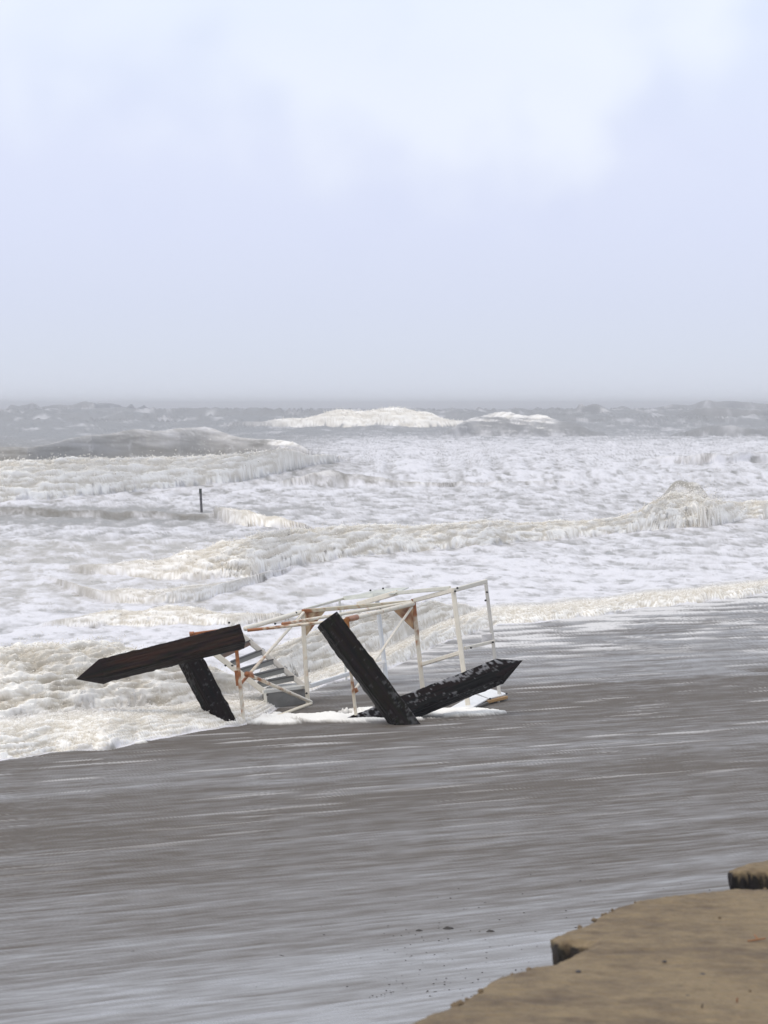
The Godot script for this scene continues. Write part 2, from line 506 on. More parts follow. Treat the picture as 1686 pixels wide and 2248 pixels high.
			var c := water.lerp(deep, smoothstep(120.0, 320.0, d)).lerp(Color(0.33, 0.295, 0.23), 0.8 * churn).lerp(Color(0.26, 0.225, 0.16), curl * 0.8)
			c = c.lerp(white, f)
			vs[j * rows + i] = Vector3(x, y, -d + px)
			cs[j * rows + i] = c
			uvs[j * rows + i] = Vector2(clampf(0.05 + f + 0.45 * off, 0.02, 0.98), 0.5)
			ids[j * rows + i] = id
			heights[j * rows + i] = hm
	# normals from the neighbours
	for j in cols:
		var jl := maxi(j - 1, 0) * rows
		var jr := mini(j + 1, cols - 1) * rows
		for i in rows:
			var across := vs[jr + i] - vs[jl + i]
			var along := vs[j * rows + mini(i + 1, rows - 1)] - vs[j * rows + maxi(i - 1, 0)]
			ns[j * rows + i] = across.cross(along).normalized()
	# one mesh for the wet sand, one for the sea, one for each breaking wave
	var quads := {}
	for j in cols - 1:
		for i in rows - 1:
			var k := j * rows + i
			var id := ids[k]
			if not quads.has(id):
				quads[id] = PackedInt32Array()
			quads[id].append(k)
	var sea := Node3D.new()
	sea.name = "sea"
	sea.set_meta("kind", "structure")
	sea.set_meta("label", "stormy grey-brown sea covered in foam and broken waves")
	add_child(sea)
	var material := painted(1.0)
	var rough := GradientTexture2D.new()
	var g := Gradient.new()
	g.offsets = PackedFloat32Array([0.0, 0.4, 1.0])
	g.colors = PackedColorArray([Color(0.16, 0.16, 0.16), Color(0.55, 0.55, 0.55), Color(0.95, 0.95, 0.95)])
	rough.gradient = g
	rough.width = 128
	rough.height = 4
	material.roughness_texture = rough
	material.texture_repeat = false
	for id in quads:
		var list: PackedInt32Array = quads[id]
		var remap := {}
		var index := PackedInt32Array()
		var v := PackedVector3Array()
		var nn := PackedVector3Array()
		var c := PackedColorArray()
		var uv := PackedVector2Array()
		index.resize(list.size() * 6)
		var table := PackedInt32Array()
		table.resize(count)
		table.fill(-1)
		var at := 0
		for k in list:
			for corner in [k, k + 1, k + rows, k + rows, k + 1, k + rows + 1]:
				var to := table[corner]
				if to < 0:
					to = v.size()
					table[corner] = to
					v.append(vs[corner])
					nn.append(ns[corner])
					c.append(cs[corner])
					uv.append(uvs[corner])
				index[at] = to
				at += 1
		var mesh := array_mesh(v, nn, c, uv, index)
		if id == 200:
			var shine := material.duplicate() as StandardMaterial3D
			shine.metallic_specular = 0.30
			var o := place("wet_sand", mesh, shine)
			o.set_meta("kind", "structure")
			o.set_meta("label", "wet grey-brown beach streaked with a thin sheet of running water")
		elif id == 0:
			place("water_surface", mesh, material, sea)
		else:
			place("breaking_wave" if id > 1 else "wash", mesh, material, sea)
	# froth and spray thrown off the white water, one cloud for each wave
	var drop := SphereMesh.new()
	drop.radius = 0.5
	drop.height = 1.0
	drop.radial_segments = 5
	drop.rings = 2
	var froth := StandardMaterial3D.new()
	froth.vertex_color_use_as_albedo = true
	froth.roughness = 0.9
	var clouds := {}
	for j in range(45, cols - 45):
		for i in rows - 1:
			var k := j * rows + i
			var id := ids[k]
			if id == 0 or id > 150 or cs[k].g < 0.5:
				continue
			if vs[k].distance_squared_to(vs[k + 1]) > 0.4:
				continue
			var d := -vs[k].z
			var tall: float = heights[k]
			var burst := 0.0
			if id - 1 == splash:
				burst = exp(-pow((vs[k].x / d - 0.1065) / 0.0085, 2.0))
			if rng.randf() > 0.12 + 0.5 * burst:
				continue
			var px := d / 2904.0
			var out := -log(maxf(1e-4, rng.randf())) * 0.045 * tall * (0.4 + 1.2 * clampf(0.5 + n_wide.get_noise_2d(vs[k].x * 1.2, id * 7.0), 0.0, 1.0))
			out *= 1.0 + 5.5 * burst * rng.randf()
			var size := px * (0.40 + 0.8 * rng.randf()) * (0.8 if out > 0.08 * tall else 1.0)
			var at := vs[k] + (ns[k] + Vector3(0.15, 0.35, 0.1)) * out + Vector3(rng.randfn(0, 1), 0, 0) * out * 0.5
			var spin := Basis.from_euler(Vector3(rng.randfn(0, 0.5), rng.randf() * TAU, rng.randfn(-0.3, 0.7)))
			if not clouds.has(id):
				clouds[id] = []
			clouds[id].append([Transform3D(spin * Basis.from_scale(Vector3(size * (1.0 + rng.randf() * 1.2), size * (0.8 + rng.randf() * 0.7), size)), at), cs[k].lerp(Color(0.90, 0.88, 0.84), 0.5)])
	for id in clouds:
		var mm := MultiMesh.new()
		mm.transform_format = MultiMesh.TRANSFORM_3D
		mm.use_colors = true
		mm.mesh = drop
		mm.instance_count = clouds[id].size()
		for n in mm.instance_count:
			mm.set_instance_transform(n, clouds[id][n][0])
			mm.set_instance_color(n, clouds[id][n][1])
		var o := MultiMeshInstance3D.new()
		o.name = "spray"
		o.multimesh = mm
		o.material_override = froth
		o.set_meta("kind", "stuff")
		sea.add_child(o, true)


# ---------------------------------------------------------------- sand bank in the foreground

func build_sand_bank() -> void:
	# the broken edge of the bank, seen from above: x, distance
	var edge := [Vector2(-0.2494, 6.5439), Vector2(-0.0695, 7.0329), Vector2(0.0365, 7.2763), Vector2(0.1009, 7.3961), Vector2(0.1546, 7.4688), Vector2(0.2435, 7.6837), Vector2(0.2579, 7.7928), Vector2(0.2882, 7.8861), Vector2(0.3596, 7.9881), Vector2(0.4278, 8.0928), Vector2(0.4640, 8.1260), Vector2(0.5102, 8.1934), Vector2(0.5352, 8.2619), Vector2(0.5772, 8.3246), Vector2(0.5940, 8.3598), Vector2(0.5826, 8.4024), Vector2(0.5392, 8.4455), Vector2(0.5030, 8.4600), Vector2(0.4864, 8.5183), Vector2(0.5108, 8.5924), Vector2(0.5821, 8.6906), Vector2(0.6308, 8.7990), Vector2(0.6431, 8.8542), Vector2(0.7093, 9.0075), Vector2(0.7964, 9.1155), Vector2(0.9907, 9.2608), Vector2(1.1113, 9.3219), Vector2(1.1823, 9.3396), Vector2(1.3179, 9.3661), Vector2(1.4114, 9.5012), Vector2(1.3578, 9.6497), Vector2(1.2251, 9.6780), Vector2(1.1538, 9.6780), Vector2(1.1583, 9.7544), Vector2(1.2280, 9.8223), Vector2(1.3234, 9.9609), Vector2(1.5292, 10.1869), Vector2(2.0950, 10.6250), Vector2(3.5426, 10.9792), Vector2(6.6865, 9.7834), Vector2(5.4462, 6.1374), Vector2(1.5643, 1.9337), Vector2(-0.4984, 1.9337)]
	var poly := PackedVector2Array(edge)
	var x0 := -0.6
	var x1 := 2.6
	var d0 := 6.4
	var d1 := 10.4
	# signed distance to the edge on a coarse grid
	var step := 0.02
	var w := int((x1 - x0) / step) + 2
	var h := int((d1 - d0) / step) + 2
	var sd := PackedFloat32Array()
	sd.resize(w * h)
	for i in w:
		for j in h:
			var p := Vector2(x0 + i * step, d0 + j * step)
			var best := 9.0
			for k in poly.size():
				var s := Geometry2D.get_closest_point_to_segment(p, poly[k], poly[(k + 1) % poly.size()])
				best = minf(best, s.distance_squared_to(p))
			sd[j * w + i] = sqrt(best) * (1.0 if Geometry2D.is_point_in_polygon(p, poly) else -1.0)
	var fine := 0.008
	var nx := int((x1 - x0) / fine)
	var nd := int((d1 - d0) / fine)
	var vs := PackedVector3Array()
	var ns := PackedVector3Array()
	var cs := PackedColorArray()
	var index := PackedInt32Array()
	vs.resize(nx * nd)
	ns.resize(nx * nd)
	cs.resize(nx * nd)
	var sand := Color(0.202, 0.148, 0.082)
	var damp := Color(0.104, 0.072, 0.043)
	var wet := Color(0.010, 0.007, 0.005)  # moist sand, painted near-black for the shade on the undercut face
	for j in nd:
		for i in nx:
			var x := x0 + i * fine
			var d := d0 + j * fine
			var gx := (x - x0) / step
			var gd := (d - d0) / step
			var ix := int(gx)
			var id := int(gd)
			var tx := gx - ix
			var td := gd - id
			var s := lerpf(lerpf(sd[id * w + ix], sd[id * w + ix + 1], tx), lerpf(sd[(id + 1) * w + ix], sd[(id + 1) * w + ix + 1], tx), td)
			var inward := Vector2(sd[id * w + ix + 1] - sd[id * w + ix], sd[(id + 1) * w + ix] - sd[id * w + ix]).normalized()
			s += 0.010 * n_fine.get_noise_2d(x * 9.0, d * 9.0) + 0.012 * n_fine.get_noise_2d(x * 32.0, d * 32.0)
			var slip := 0.0
			var und := n_big.get_noise_2d(x * 1.1, d * 1.1)
			var top := TERRACE + 0.012 * und + 0.004 * n_fine.get_noise_2d(x * 6.0, d * 16.0) + 0.0015 * n_fine.get_noise_2d(x * 40.0, d * 60.0)
			var y := top
			var c := sand
			if s < 0.05:
				y -= 0.020 * pow(clampf((0.05 - s) / 0.05, 0.0, 1.0), 2.0)
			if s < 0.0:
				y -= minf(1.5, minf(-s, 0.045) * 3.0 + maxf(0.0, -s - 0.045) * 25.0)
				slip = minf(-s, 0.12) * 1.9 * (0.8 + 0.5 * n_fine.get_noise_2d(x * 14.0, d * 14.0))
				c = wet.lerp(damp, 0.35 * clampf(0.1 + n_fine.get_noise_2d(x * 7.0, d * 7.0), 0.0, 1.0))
			var tone := 0.6 * n_streak.get_noise_2d(x * 3.4 + 9.0, d * 5.0) + 0.5 * n_foam.get_noise_2d(x * 9.0, d * 12.0)
			var tone2 := n_streak.get_noise_2d(x * 1.0 + 29.0, d * 1.2)
			if s >= 0.0:
				c = sand.lerp(damp, clampf(0.28 + tone * 1.1 + 0.6 * tone2, 0.0, 1.0))
				c = c * (1.0 + 0.24 * n_fine.get_noise_2d(x * 80.0, d * 60.0) + 0.14 * n_fine.get_noise_2d(x * 22.0, d * 14.0))
			vs[j * nx + i] = Vector3(x + inward.x * slip, y, -d - inward.y * slip)
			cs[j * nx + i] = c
	for j in nd:
		for i in nx:
			var a := vs[j * nx + mini(i + 1, nx - 1)] - vs[j * nx + maxi(i - 1, 0)]
			var b := vs[mini(j + 1, nd - 1) * nx + i] - vs[maxi(j - 1, 0) * nx + i]
			ns[j * nx + i] = a.cross(b).normalized()
			if i < nx - 1 and j < nd - 1:
				var k := j * nx + i
				if maxf(vs[k].y, vs[k + nx + 1].y) > 0.5:
					index.append_array([k, k + nx, k + 1, k + 1, k + nx, k + nx + 1])
	var m := painted(0.85)
	m.heightmap_enabled = true
	m.heightmap_texture = noise_picture(3, 0.06, 4)
	m.heightmap_scale = 0.35
	m.uv1_triplanar = true
	m.uv1_world_triplanar = true
	m.uv1_scale = Vector3(3.1, 3.1, 3.1)
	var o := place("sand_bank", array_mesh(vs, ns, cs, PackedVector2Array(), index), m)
	o.set_meta("kind", "structure")
	o.set_meta("label", "brown sand bank with a broken, undercut edge at lower right")
	# crumbs of damp sand along its broken edge
	var spots: Array[Transform3D] = []
	while spots.size() < 70:
		var j := rng.randi_range(20, nd - 20)
		var i := rng.randi_range(20, nx - 20)
		var at := vs[j * nx + i]
		var edge_near := false
		for e in [[5, 0], [-5, 0], [0, 5], [0, -5]]:
			if vs[(j + e[1]) * nx + i + e[0]].y < 1.70:
				edge_near = true
		if at.y < 1.715 or not edge_near and rng.randf() > 0.010:
			continue
		var size := 0.06 + 0.75 * pow(rng.randf(), 3.0) * (1.0 if edge_near else 0.3)
		spots.append(Transform3D(Basis.from_euler(Vector3(rng.randf() * 6, rng.randf() * 6, 0)).scaled(Vector3.ONE * size), at + Vector3(0, 0.003, 0)))
	var crumbs := MultiMesh.new()
	crumbs.transform_format = MultiMesh.TRANSFORM_3D
	crumbs.mesh = stone(14.0, 0.02)
	crumbs.instance_count = spots.size()
	for n in spots.size():
		crumbs.set_instance_transform(n, spots[n])
	var loose := MultiMeshInstance3D.new()
	loose.name = "sand_crumbs"
	loose.multimesh = crumbs
	var clod := StandardMaterial3D.new()
	clod.albedo_color = Color(0.145, 0.103, 0.060).linear_to_srgb()
	clod.roughness = 0.95
	loose.material_override = clod
	loose.set_meta("kind", "stuff")
	o.add_child(loose, true)


# ---------------------------------------------------------------- the wreck

var hub: Node3D
var rust := Color(0.30, 0.105, 0.030)
var paint := Color(0.76, 0.71, 0.61)
var metal: StandardMaterial3D


# a straight bar from a to b. size: half width and half height; sides 4 is a square tube. rust_a / rust_b: share of rust at its ends
func bar(a: Vector3, b: Vector3, wide: float, tall: float, sides: int, rust_a: float, rust_b: float, tone := Color(-1, 0, 0), bend := 0.0) -> ArrayMesh:
	var t := (b - a).normalized()
	var side := t.cross(Vector3.UP)
	if side.length() < 0.2:
		side = t.cross(Vector3.BACK)
	side = side.normalized()
	var up := side.cross(t).normalized()
	var length := a.distance_to(b)
	var rings := maxi(3, int(length / 0.03))
	var shape := PackedVector2Array()
	if sides == 4:
		for s in [[1, 0.7], [0.7, 1], [-0.7, 1], [-1, 0.7], [-1, -0.7], [-0.7, -1], [0.7, -1], [1, -0.7]]:
			shape.append(Vector2(s[0] * wide, s[1] * tall))
	else:
		for k in sides:
			shape.append(Vector2(cos(TAU * k / sides) * wide, sin(TAU * k / sides) * tall))
	var base := paint if tone.r < 0 else tone
	var st := SurfaceTool.new()
	st.begin(Mesh.PRIMITIVE_TRIANGLES)
	st.set_smooth_group(0 if sides != 4 else -1)
	var ring := func(r: int) -> Array:
		var f := float(r) / rings
		var at := a.lerp(b, f) - hub.position + up * (bend * sin(f * PI))
		var out := []
		for k in shape.size():
			var p: Vector3 = at + side * shape[k].x + up * shape[k].y
			var n := n_fine.get_noise_3dv(p * 9.0) + 0.6 * n_fine.get_noise_3dv(p * 34.0)
			var share := clampf(lerpf(rust_a, rust_b, f), 0.0, 1.0)
			var ends := maxf(rust_a * (1.0 - f * length / 0.18), rust_b * (1.0 - (1.0 - f) * length / 0.18))
			var k_rust := smoothstep(0.62, 0.9, 0.45 * n + 0.75 * share + 0.6 * clampf(ends, 0, 1) + 0.2)
			var c := base * (0.94 + 0.10 * n)
			c = c.lerp(Color(0.50, 0.36, 0.20), smoothstep(0.35, 0.75, 0.4 * n + 0.7 * share + 0.2) * 0.55)
			c = c.lerp(rust * (0.8 + 0.6 * clampf(n_fine.get_noise_3dv(p * 60.0) + 0.3, 0, 1)), k_rust)
			c.a = 1.0
			out.append([p, c])
		return out
	var prev: Array = ring.call(0)
	var put := func(e: Array) -> void:
		st.set_color(e[1])
		st.add_vertex(e[0])
	for k in range(1, shape.size() - 1):
		for e in [prev[0], prev[k], prev[k + 1]]:
			put.call(e)
	for r in range(1, rings + 1):
		var next: Array = ring.call(r)
		for k in shape.size():
			var k2 := (k + 1) % shape.size()
			for e in [prev[k], next[k], prev[k2], prev[k2], next[k], next[k2]]:
				put.call(e)
		prev = next
	for k in range(1, shape.size() - 1):
		for e in [prev[0], prev[k + 1], prev[k]]:
			put.call(e)
	st.generate_normals()
	return st.commit()


func steel(called: String, a: Vector3, b: Vector3, radius: float, rust_a := 0.0, rust_b := 0.0, parent: Node3D = null, sides := 10, tall := -1.0, tone := Color(-1, 0, 0)) -> MeshInstance3D:
	return place(called, bar(a, b, radius, radius if tall < 0 else tall, sides, rust_a, rust_b, tone), metal, parent if parent else hub)


# a flat plate through three or more points, given in order round its edge
func plate(points: Array, thick: float, c1: Color, c2: Color, spread := 0.5) -> ArrayMesh:
	var n: Vector3 = (points[1] - points[0]).cross(points[2] - points[0]).normalized()
	var mid := Vector3.ZERO
	for p in points:
		mid += p / points.size()
	var st := SurfaceTool.new()
	st.begin(Mesh.PRIMITIVE_TRIANGLES)
	st.set_smooth_group(-1)
	var put := func(p: Vector3) -> void:
		var v := n_fine.get_noise_3dv(p * 7.0) + 0.5 * n_fine.get_noise_3dv(p * 30.0)
		var c := c1.lerp(c2, smoothstep(0.5 - spread, 0.5 + spread, 0.5 + v * 1.2))
		c.a = 1.0
		st.set_color(c)
		st.add_vertex(p - hub.position)
	var parts := 6
	for k in points.size():
		var a: Vector3 = points[k]
		var b: Vector3 = points[(k + 1) % points.size()]
		for s in [0.5, -0.5]:
			var o: Vector3 = n * thick * s
			for r in parts:
				for e in parts:
					var r0 := float(r) / parts
					var r1 := float(r + 1) / parts
					var e0 := float(e) / parts
					var e1 := float(e + 1) / parts
					var p00 := mid.lerp(a.lerp(b, e0), r0) + o
					var p01 := mid.lerp(a.lerp(b, e1), r0) + o
					var p10 := mid.lerp(a.lerp(b, e0), r1) + o
					var p11 := mid.lerp(a.lerp(b, e1), r1) + o
					for p in ([p00, p11, p10] if s > 0 else [p00, p10, p11]):
						put.call(p)
					if r > 0:
						for p in ([p00, p01, p11] if s > 0 else [p00, p11, p01]):
							put.call(p)
		var t := n * thick * 0.5
		for p in [a + t, b + t, b - t, a + t, b - t, a - t]:
			put.call(p)
	st.generate_normals()
	return st.commit()


# a square timber from its butt to the shoulder of its point (tip), turned about its length by roll degrees
func timber(butt: Vector3, shoulder: Vector3, tip: Vector3, pointed: bool, wide: float, roll: float, brown: float, salt: float, seed_number: float) -> ArrayMesh:
	var t := (shoulder - butt).normalized()
	var front := Vector3.BACK - t * Vector3.BACK.dot(t)
	front = front.normalized().rotated(t, deg_to_rad(roll))
	var top := t.cross(front).normalized()
	if top.y < 0:
		top = -top
	var length := butt.distance_to(shoulder)
	var rings := int(length / 0.011)
	var extra := 14 if pointed else 1
	var shape := PackedVector2Array()
	var flat := 13
	for s in 4:
		var ang := PI / 2 * s
		for k in flat:
			var e := lerpf(-0.93, 0.93, float(k) / (flat - 1))
			shape.append(Vector2(1.0, e).rotated(ang))
	var st := SurfaceTool.new()
	st.begin(Mesh.PRIMITIVE_TRIANGLES)
	st.set_smooth_group(-1)
	var ring := func(r: int) -> Array:
		var f := minf(1.0, float(r) / rings)
		var g := maxf(0.0, float(r - rings) / extra) if pointed else 0.0
		var centre := butt.lerp(shoulder, f).lerp(tip, g)
		var scale := wide * 0.5 * (1.0 - g * 0.985)
		var out := []
		for k in shape.size():
			var s := shape[k]
			var p := centre + (front * s.x + top * s.y) * scale
			var w := Vector3(f * length * 1.3, s.x * 2.0 + seed_number, s.y * 2.0)
			var grain := n_fine.get_noise_3d(f * length * 1.5, s.x * 9.0 + seed_number, s.y * 9.0)
			var dent := n_fine.get_noise_3dv(w * 2.0)
			p += (front * s.x + top * s.y) * (0.006 * dent + 0.004 * grain) * (1.0 - g)
			# worn arrises
			if absf(s.x) > 0.9 and absf(s.y) > 0.9:
				p -= (front * s.x + top * s.y) * scale * 0.05 * clampf(0.6 + 2.0 * n_fine.get_noise_3dv(w * 5.0), 0.0, 1.5)
			var c := Color(0.0035, 0.003, 0.0028).lerp(Color(0.024, 0.0115, 0.0075), clampf(brown * (0.55 + 1.1 * n_fine.get_noise_3dv(w * 0.9) + 0.5 * grain), 0.0, 1.0))
			var fleck := n_streak.get_noise_3d(p.x * 15.0 + seed_number, p.y * 19.0, p.z * 15.0)
			var zone := n_big.get_noise_3d(f * length * 1.4 + seed_number, s.x * 0.5, s.y * 0.5)
			c = c.lerp(Color(0.34, 0.34, 0.36), salt * smoothstep(0.26, 0.40, fleck + 0.9 * zone) * (0.35 + 0.65 * clampf(s.y, 0, 1)))
			c.a = 1.0
			out.append([p - hub.position, c])
		return out
	var put := func(e: Array) -> void:
		st.set_color(e[1])
		st.add_vertex(e[0])
	var flip := front.cross(top).dot(t) > 0
	var rows := [ring.call(0)]
	for r in range(1, rings + extra + 1 if pointed else rings + 1):
		rows.append(ring.call(r))
	for r in range(1, rows.size()):
		var a: Array = rows[r - 1]
		var b: Array = rows[r]
		for k in a.size():
			var k2 := (k + 1) % a.size()
			for e in ([a[k], b[k], a[k2], a[k2], b[k], b[k2]] if not flip else [a[k], a[k2], b[k], a[k2], b[k2], b[k]]):
				put.call(e)
	for last in [0, rows.size() - 1]:
		var a: Array = rows[last]
		for k in range(1, a.size() - 1):
			for e in ([a[0], a[k], a[k + 1]] if (last == 0) != flip else [a[0], a[k + 1], a[k]]):
				put.call(e)
	st.generate_normals()
	return st.commit()


func build_wreck() -> void:
	hub = root_at("wrecked_lifeguard_tower", Vector3(0.0, 0.0, -31.0))
	tag(hub, "wrecked white steel tower with rusty joints, steps and dark pointed timber piles, in surf", "wreck")
	metal = painted(0.42)
	var wood := painted(0.55)
	wood.metallic_specular = 0.18

	# timber piles
	var pile := place("timber_pile", timber(Vector3(-1.463, 0.927, -29.900), Vector3(-2.879, 0.593, -29.550), Vector3(-3.128, 0.519, -29.500), true, 0.205, 24.0, 0.85, 0.0, 3.0), wood, hub)
	pile.set_meta("label", "brown-black timber pile pointing left with its sharpened end in the air")
	pile = place("timber_pile", timber(Vector3(-2.071, 0.729, -30.350), Vector3(-1.619, -0.076, -30.100), Vector3(-1.619, -0.076, -30.100), false, 0.20, -38.0, 0.1, 0.35, 11.0), wood, hub)
	pile.set_meta("label", "short black timber pile leaning down to the wet sand under the brown one")
	pile = place("timber_pile", timber(Vector3(-0.588, 1.088, -30.000), Vector3(0.327, -0.122, -29.800), Vector3(0.327, -0.122, -29.800), false, 0.225, -18.0, 0.28, 0.22, 23.0), wood, hub)
	pile.set_meta("label", "long black timber pile slanting down to the right across the steel frame")
	pile = place("timber_pile", timber(Vector3(-0.395, -0.113, -30.350), Vector3(1.220, 0.483, -30.750), Vector3(1.471, 0.590, -30.850), true, 0.215, -30.0, 0.03, 0.75, 37.0), wood, hub)
	pile.set_meta("label", "black timber pile flecked with foam, its point raised to the right")

	# posts
	steel("post", Vector3(-1.549, 0.852, -30.300), Vector3(-1.452, -0.069, -30.250), 0.019, 1.15, 0.15, hub, 4)
	steel("post", Vector3(-0.901, 1.034, -32.100), Vector3(-0.836, -0.074, -32.100), 0.024, 0.45, 0.0, hub, 4)
	steel("post", Vector3(0.333, 1.087, -33.200), Vector3(0.453, -0.033, -33.200), 0.026, 0.85, 0.0, hub, 4)
	steel("post", Vector3(0.753, 1.288, -31.600), Vector3(0.924, -0.050, -31.500), 0.027, 0.12, 0.0, hub, 4)
	steel("post", Vector3(1.137, 1.327, -32.500), Vector3(1.310, -0.075, -32.500), 0.020, 0.0, 0.0, hub, 4, 0.024, Color(0.60, 0.58, 0.54))
	steel("post", Vector3(-0.081, 0.984, -34.500), Vector3(0.032, -0.012, -34.500), 0.027, 0.0, 0.0, hub, 10, -1.0, Color(0.74, 0.76, 0.78))
	steel("post", Vector3(-0.535, 0.975, -34.800), Vector3(-0.448, -0.008, -34.800), 0.013, 0.0, 0.0, hub, 4, -1.0, Color(0.60, 0.61, 0.58))
	steel("post", Vector3(-0.405, 1.030, -30.400), Vector3(-0.276, -0.080, -30.350), 0.017, 1.1, 0.35, hub, 4)

	# rails along the top
	steel("rail", Vector3(-1.450, 0.963, -30.400), Vector3(-0.921, 1.014, -32.100), 0.026, 0.1, 0.05)
	steel("rail", Vector3(-0.901, 1.024, -32.100), Vector3(0.328, 1.055, -33.200), 0.016, 0.75, 0.25, hub, 4, 0.022, Color(0.62, 0.58, 0.46))
	steel("rail", Vector3(-1.426, 0.952, -30.300), Vector3(-0.410, 1.054, -30.400), 0.017, 0.95, 0.2)
	steel("rail", Vector3(-1.084, 0.966, -31.000), Vector3(0.312, 1.057, -33.100), 0.018, 0.6, 0.0)
	steel("rail", Vector3(-0.434, 1.044, -30.400), Vector3(0.332, 1.041, -33.100), 0.026, 0.35, 0.2)
	steel("rail", Vector3(-0.884, 1.037, -32.200), Vector3(-0.486, 0.985, -34.800), 0.010, 0.2, 0.0, hub, 4, 0.014, Color(0.66, 0.64, 0.55))
	steel("rail", Vector3(-0.313, 0.942, -34.400), Vector3(0.153, 1.134, -33.600), 0.014, 0.0, 0.0, hub, 4, 0.030)
	steel("rail", Vector3(0.132, 1.127, -33.620), Vector3(0.722, 1.303, -31.750), 0.012, 0.0, 0.0, hub, 4, 0.022, Color(0.66, 0.65, 0.57))
	steel("rail", Vector3(0.343, 1.074, -33.150), Vector3(0.745, 1.284, -31.650), 0.012, 0.05, 0.15, hub, 4, 0.024)
	steel("rail", Vector3(0.752, 1.291, -31.550), Vector3(1.144, 1.338, -32.400), 0.012, 0.1, 0.05, hub, 4, 0.024)
	# rails lower down
	steel("rail", Vector3(0.427, 0.337, -33.200), Vector3(0.838, 0.613, -31.600), 0.013, 0.3, 0.0, hub, 4, 0.022)
	steel("rail", Vector3(0.877, 0.658, -31.600), Vector3(1.230, 0.667, -32.400), 0.010, 0.0, 0.0, hub, 4, 0.018)
	steel("rail", Vector3(-0.823, 0.189, -32.200), Vector3(-0.385, 0.114, -34.600), 0.014, 0.0, 0.0, hub, 4, 0.024, Color(0.80, 0.80, 0.80))
	steel("rail", Vector3(-0.385, 0.114, -34.600), Vector3(0.016, 0.267, -34.400), 0.012, 0.0, 0.0, hub, 4, 0.018, Color(0.80, 0.80, 0.80))

	# braces
	steel("brace", Vector3(0.316, 1.003, -33.050), Vector3(-0.324, 0.296, -30.400), 0.015, 0.05, 0.55)
	steel("brace", Vector3(-0.890, 1.013, -32.050), Vector3(-1.508, 0.379, -30.330), 0.0165, 0.1, 0.8)
	steel("brace", Vector3(-1.421, 0.472, -30.500), Vector3(-0.803, 0.032, -32.000), 0.019, 0.75, 0.2)
	steel("brace", Vector3(-0.803, 0.017, -32.000), Vector3(-1.166, 0.007, -30.600), 0.019, 0.25, 0.0, hub, 10, -1.0, Color(0.78, 0.70, 0.55))

	# rusty gusset plates and the bracket on the slanting pile
	var rusty := Color(0.24, 0.085, 0.025)
	place("gusset_plate", plate([Vector3(-0.887, 1.028, -32.120), Vector3(-0.655, 1.011, -32.350), Vector3(-0.888, 0.713, -32.150)], 0.008, rusty, Color(0.55, 0.42, 0.26), 0.35), metal, hub)
	place("gusset_plate", plate([Vector3(0.093, 0.997, -32.850), Vector3(0.338, 1.052, -33.180), Vector3(0.339, 0.738, -33.200)], 0.008, Color(0.52, 0.33, 0.18), rusty, 0.4), metal, hub)
	var bracket := Node3D.new()
	bracket.name = "bracket"
	hub.add_child(bracket)
	place("bracket_plate", plate([Vector3(-0.430, 1.081, -30.100), Vector3(-0.364, 1.109, -30.100), Vector3(-0.354, 0.968, -30.100), Vector3(-0.392, 0.958, -30.100)], 0.03, Color(0.42, 0.17, 0.04), rusty), metal, bracket)
	steel("bracket_sleeve", Vector3(-0.383, 1.077, -30.150), Vector3(-0.287, 1.075, -30.500), 0.030, 1.0, 1.0, bracket, 10, -1.0, Color(0.50, 0.22, 0.06))
	steel("clamp", Vector3(-1.441, 0.485, -30.420), Vector3(-1.392, 0.468, -30.500), 0.030, 1.0, 1.0)
	steel("clamp", Vector3(-1.539, 0.536, -30.280), Vector3(-1.520, 0.379, -30.280), 0.021, 1.0, 0.9, hub, 4)
	steel("clamp", Vector3(-0.310, 0.336, -30.380), Vector3(-0.286, 0.298, -30.380), 0.028, 1.0, 0.9)

	# a bent sheet of metal and a plank on the far side
	place("roof_sheet", plate([Vector3(-0.491, 1.007, -34.800), Vector3(-0.278, 1.047, -34.700), Vector3(-0.136, 1.091, -34.600), Vector3(-0.011, 1.125, -34.400), Vector3(0.293, 1.167, -34.000), Vector3(0.131, 1.130, -33.500), Vector3(-0.124, 1.040, -34.300), Vector3(-0.480, 0.972, -34.750)], 0.010, Color(0.55, 0.56, 0.50), Color(0.42, 0.43, 0.39)), metal, hub)
	steel("plank", Vector3(-2.020, 0.909, -30.300), Vector3(-1.702, 0.952, -30.300), 0.02, 0.9, 0.9, hub, 4, 0.018, Color(0.20, 0.10, 0.06))
	steel("pipe_end", Vector3(-2.028, 0.916, -30.280), Vector3(-1.981, 0.920, -30.280), 0.024, 0.3, 0.6, hub, 8, -1.0, Color(0.03, 0.028, 0.028))
	place("small_plate", plate([Vector3(1.086, 0.748, -32.350), Vector3(1.203, 0.758, -32.350), Vector3(1.215, 0.667, -32.400), Vector3(1.091, 0.646, -32.350)], 0.01, Color(0.66, 0.64, 0.64), Color(0.60, 0.59, 0.60)), metal, hub)

	# the flight of steps
	var stairs := Node3D.new()
	stairs.name = "steps"
	hub.add_child(stairs)
	steel("stringer", Vector3(-1.697, 0.871, -32.000), Vector3(-0.860, 0.158, -32.250), 0.014, 0.05, 0.0, stairs, 4, 0.030, Color(0.70, 0.66, 0.60))
	steel("stringer", Vector3(-1.979, 0.742, -31.300), Vector3(-1.290, 0.187, -31.500), 0.014, 0.1, 0.0, stairs, 4, 0.030, Color(0.70, 0.66, 0.58))
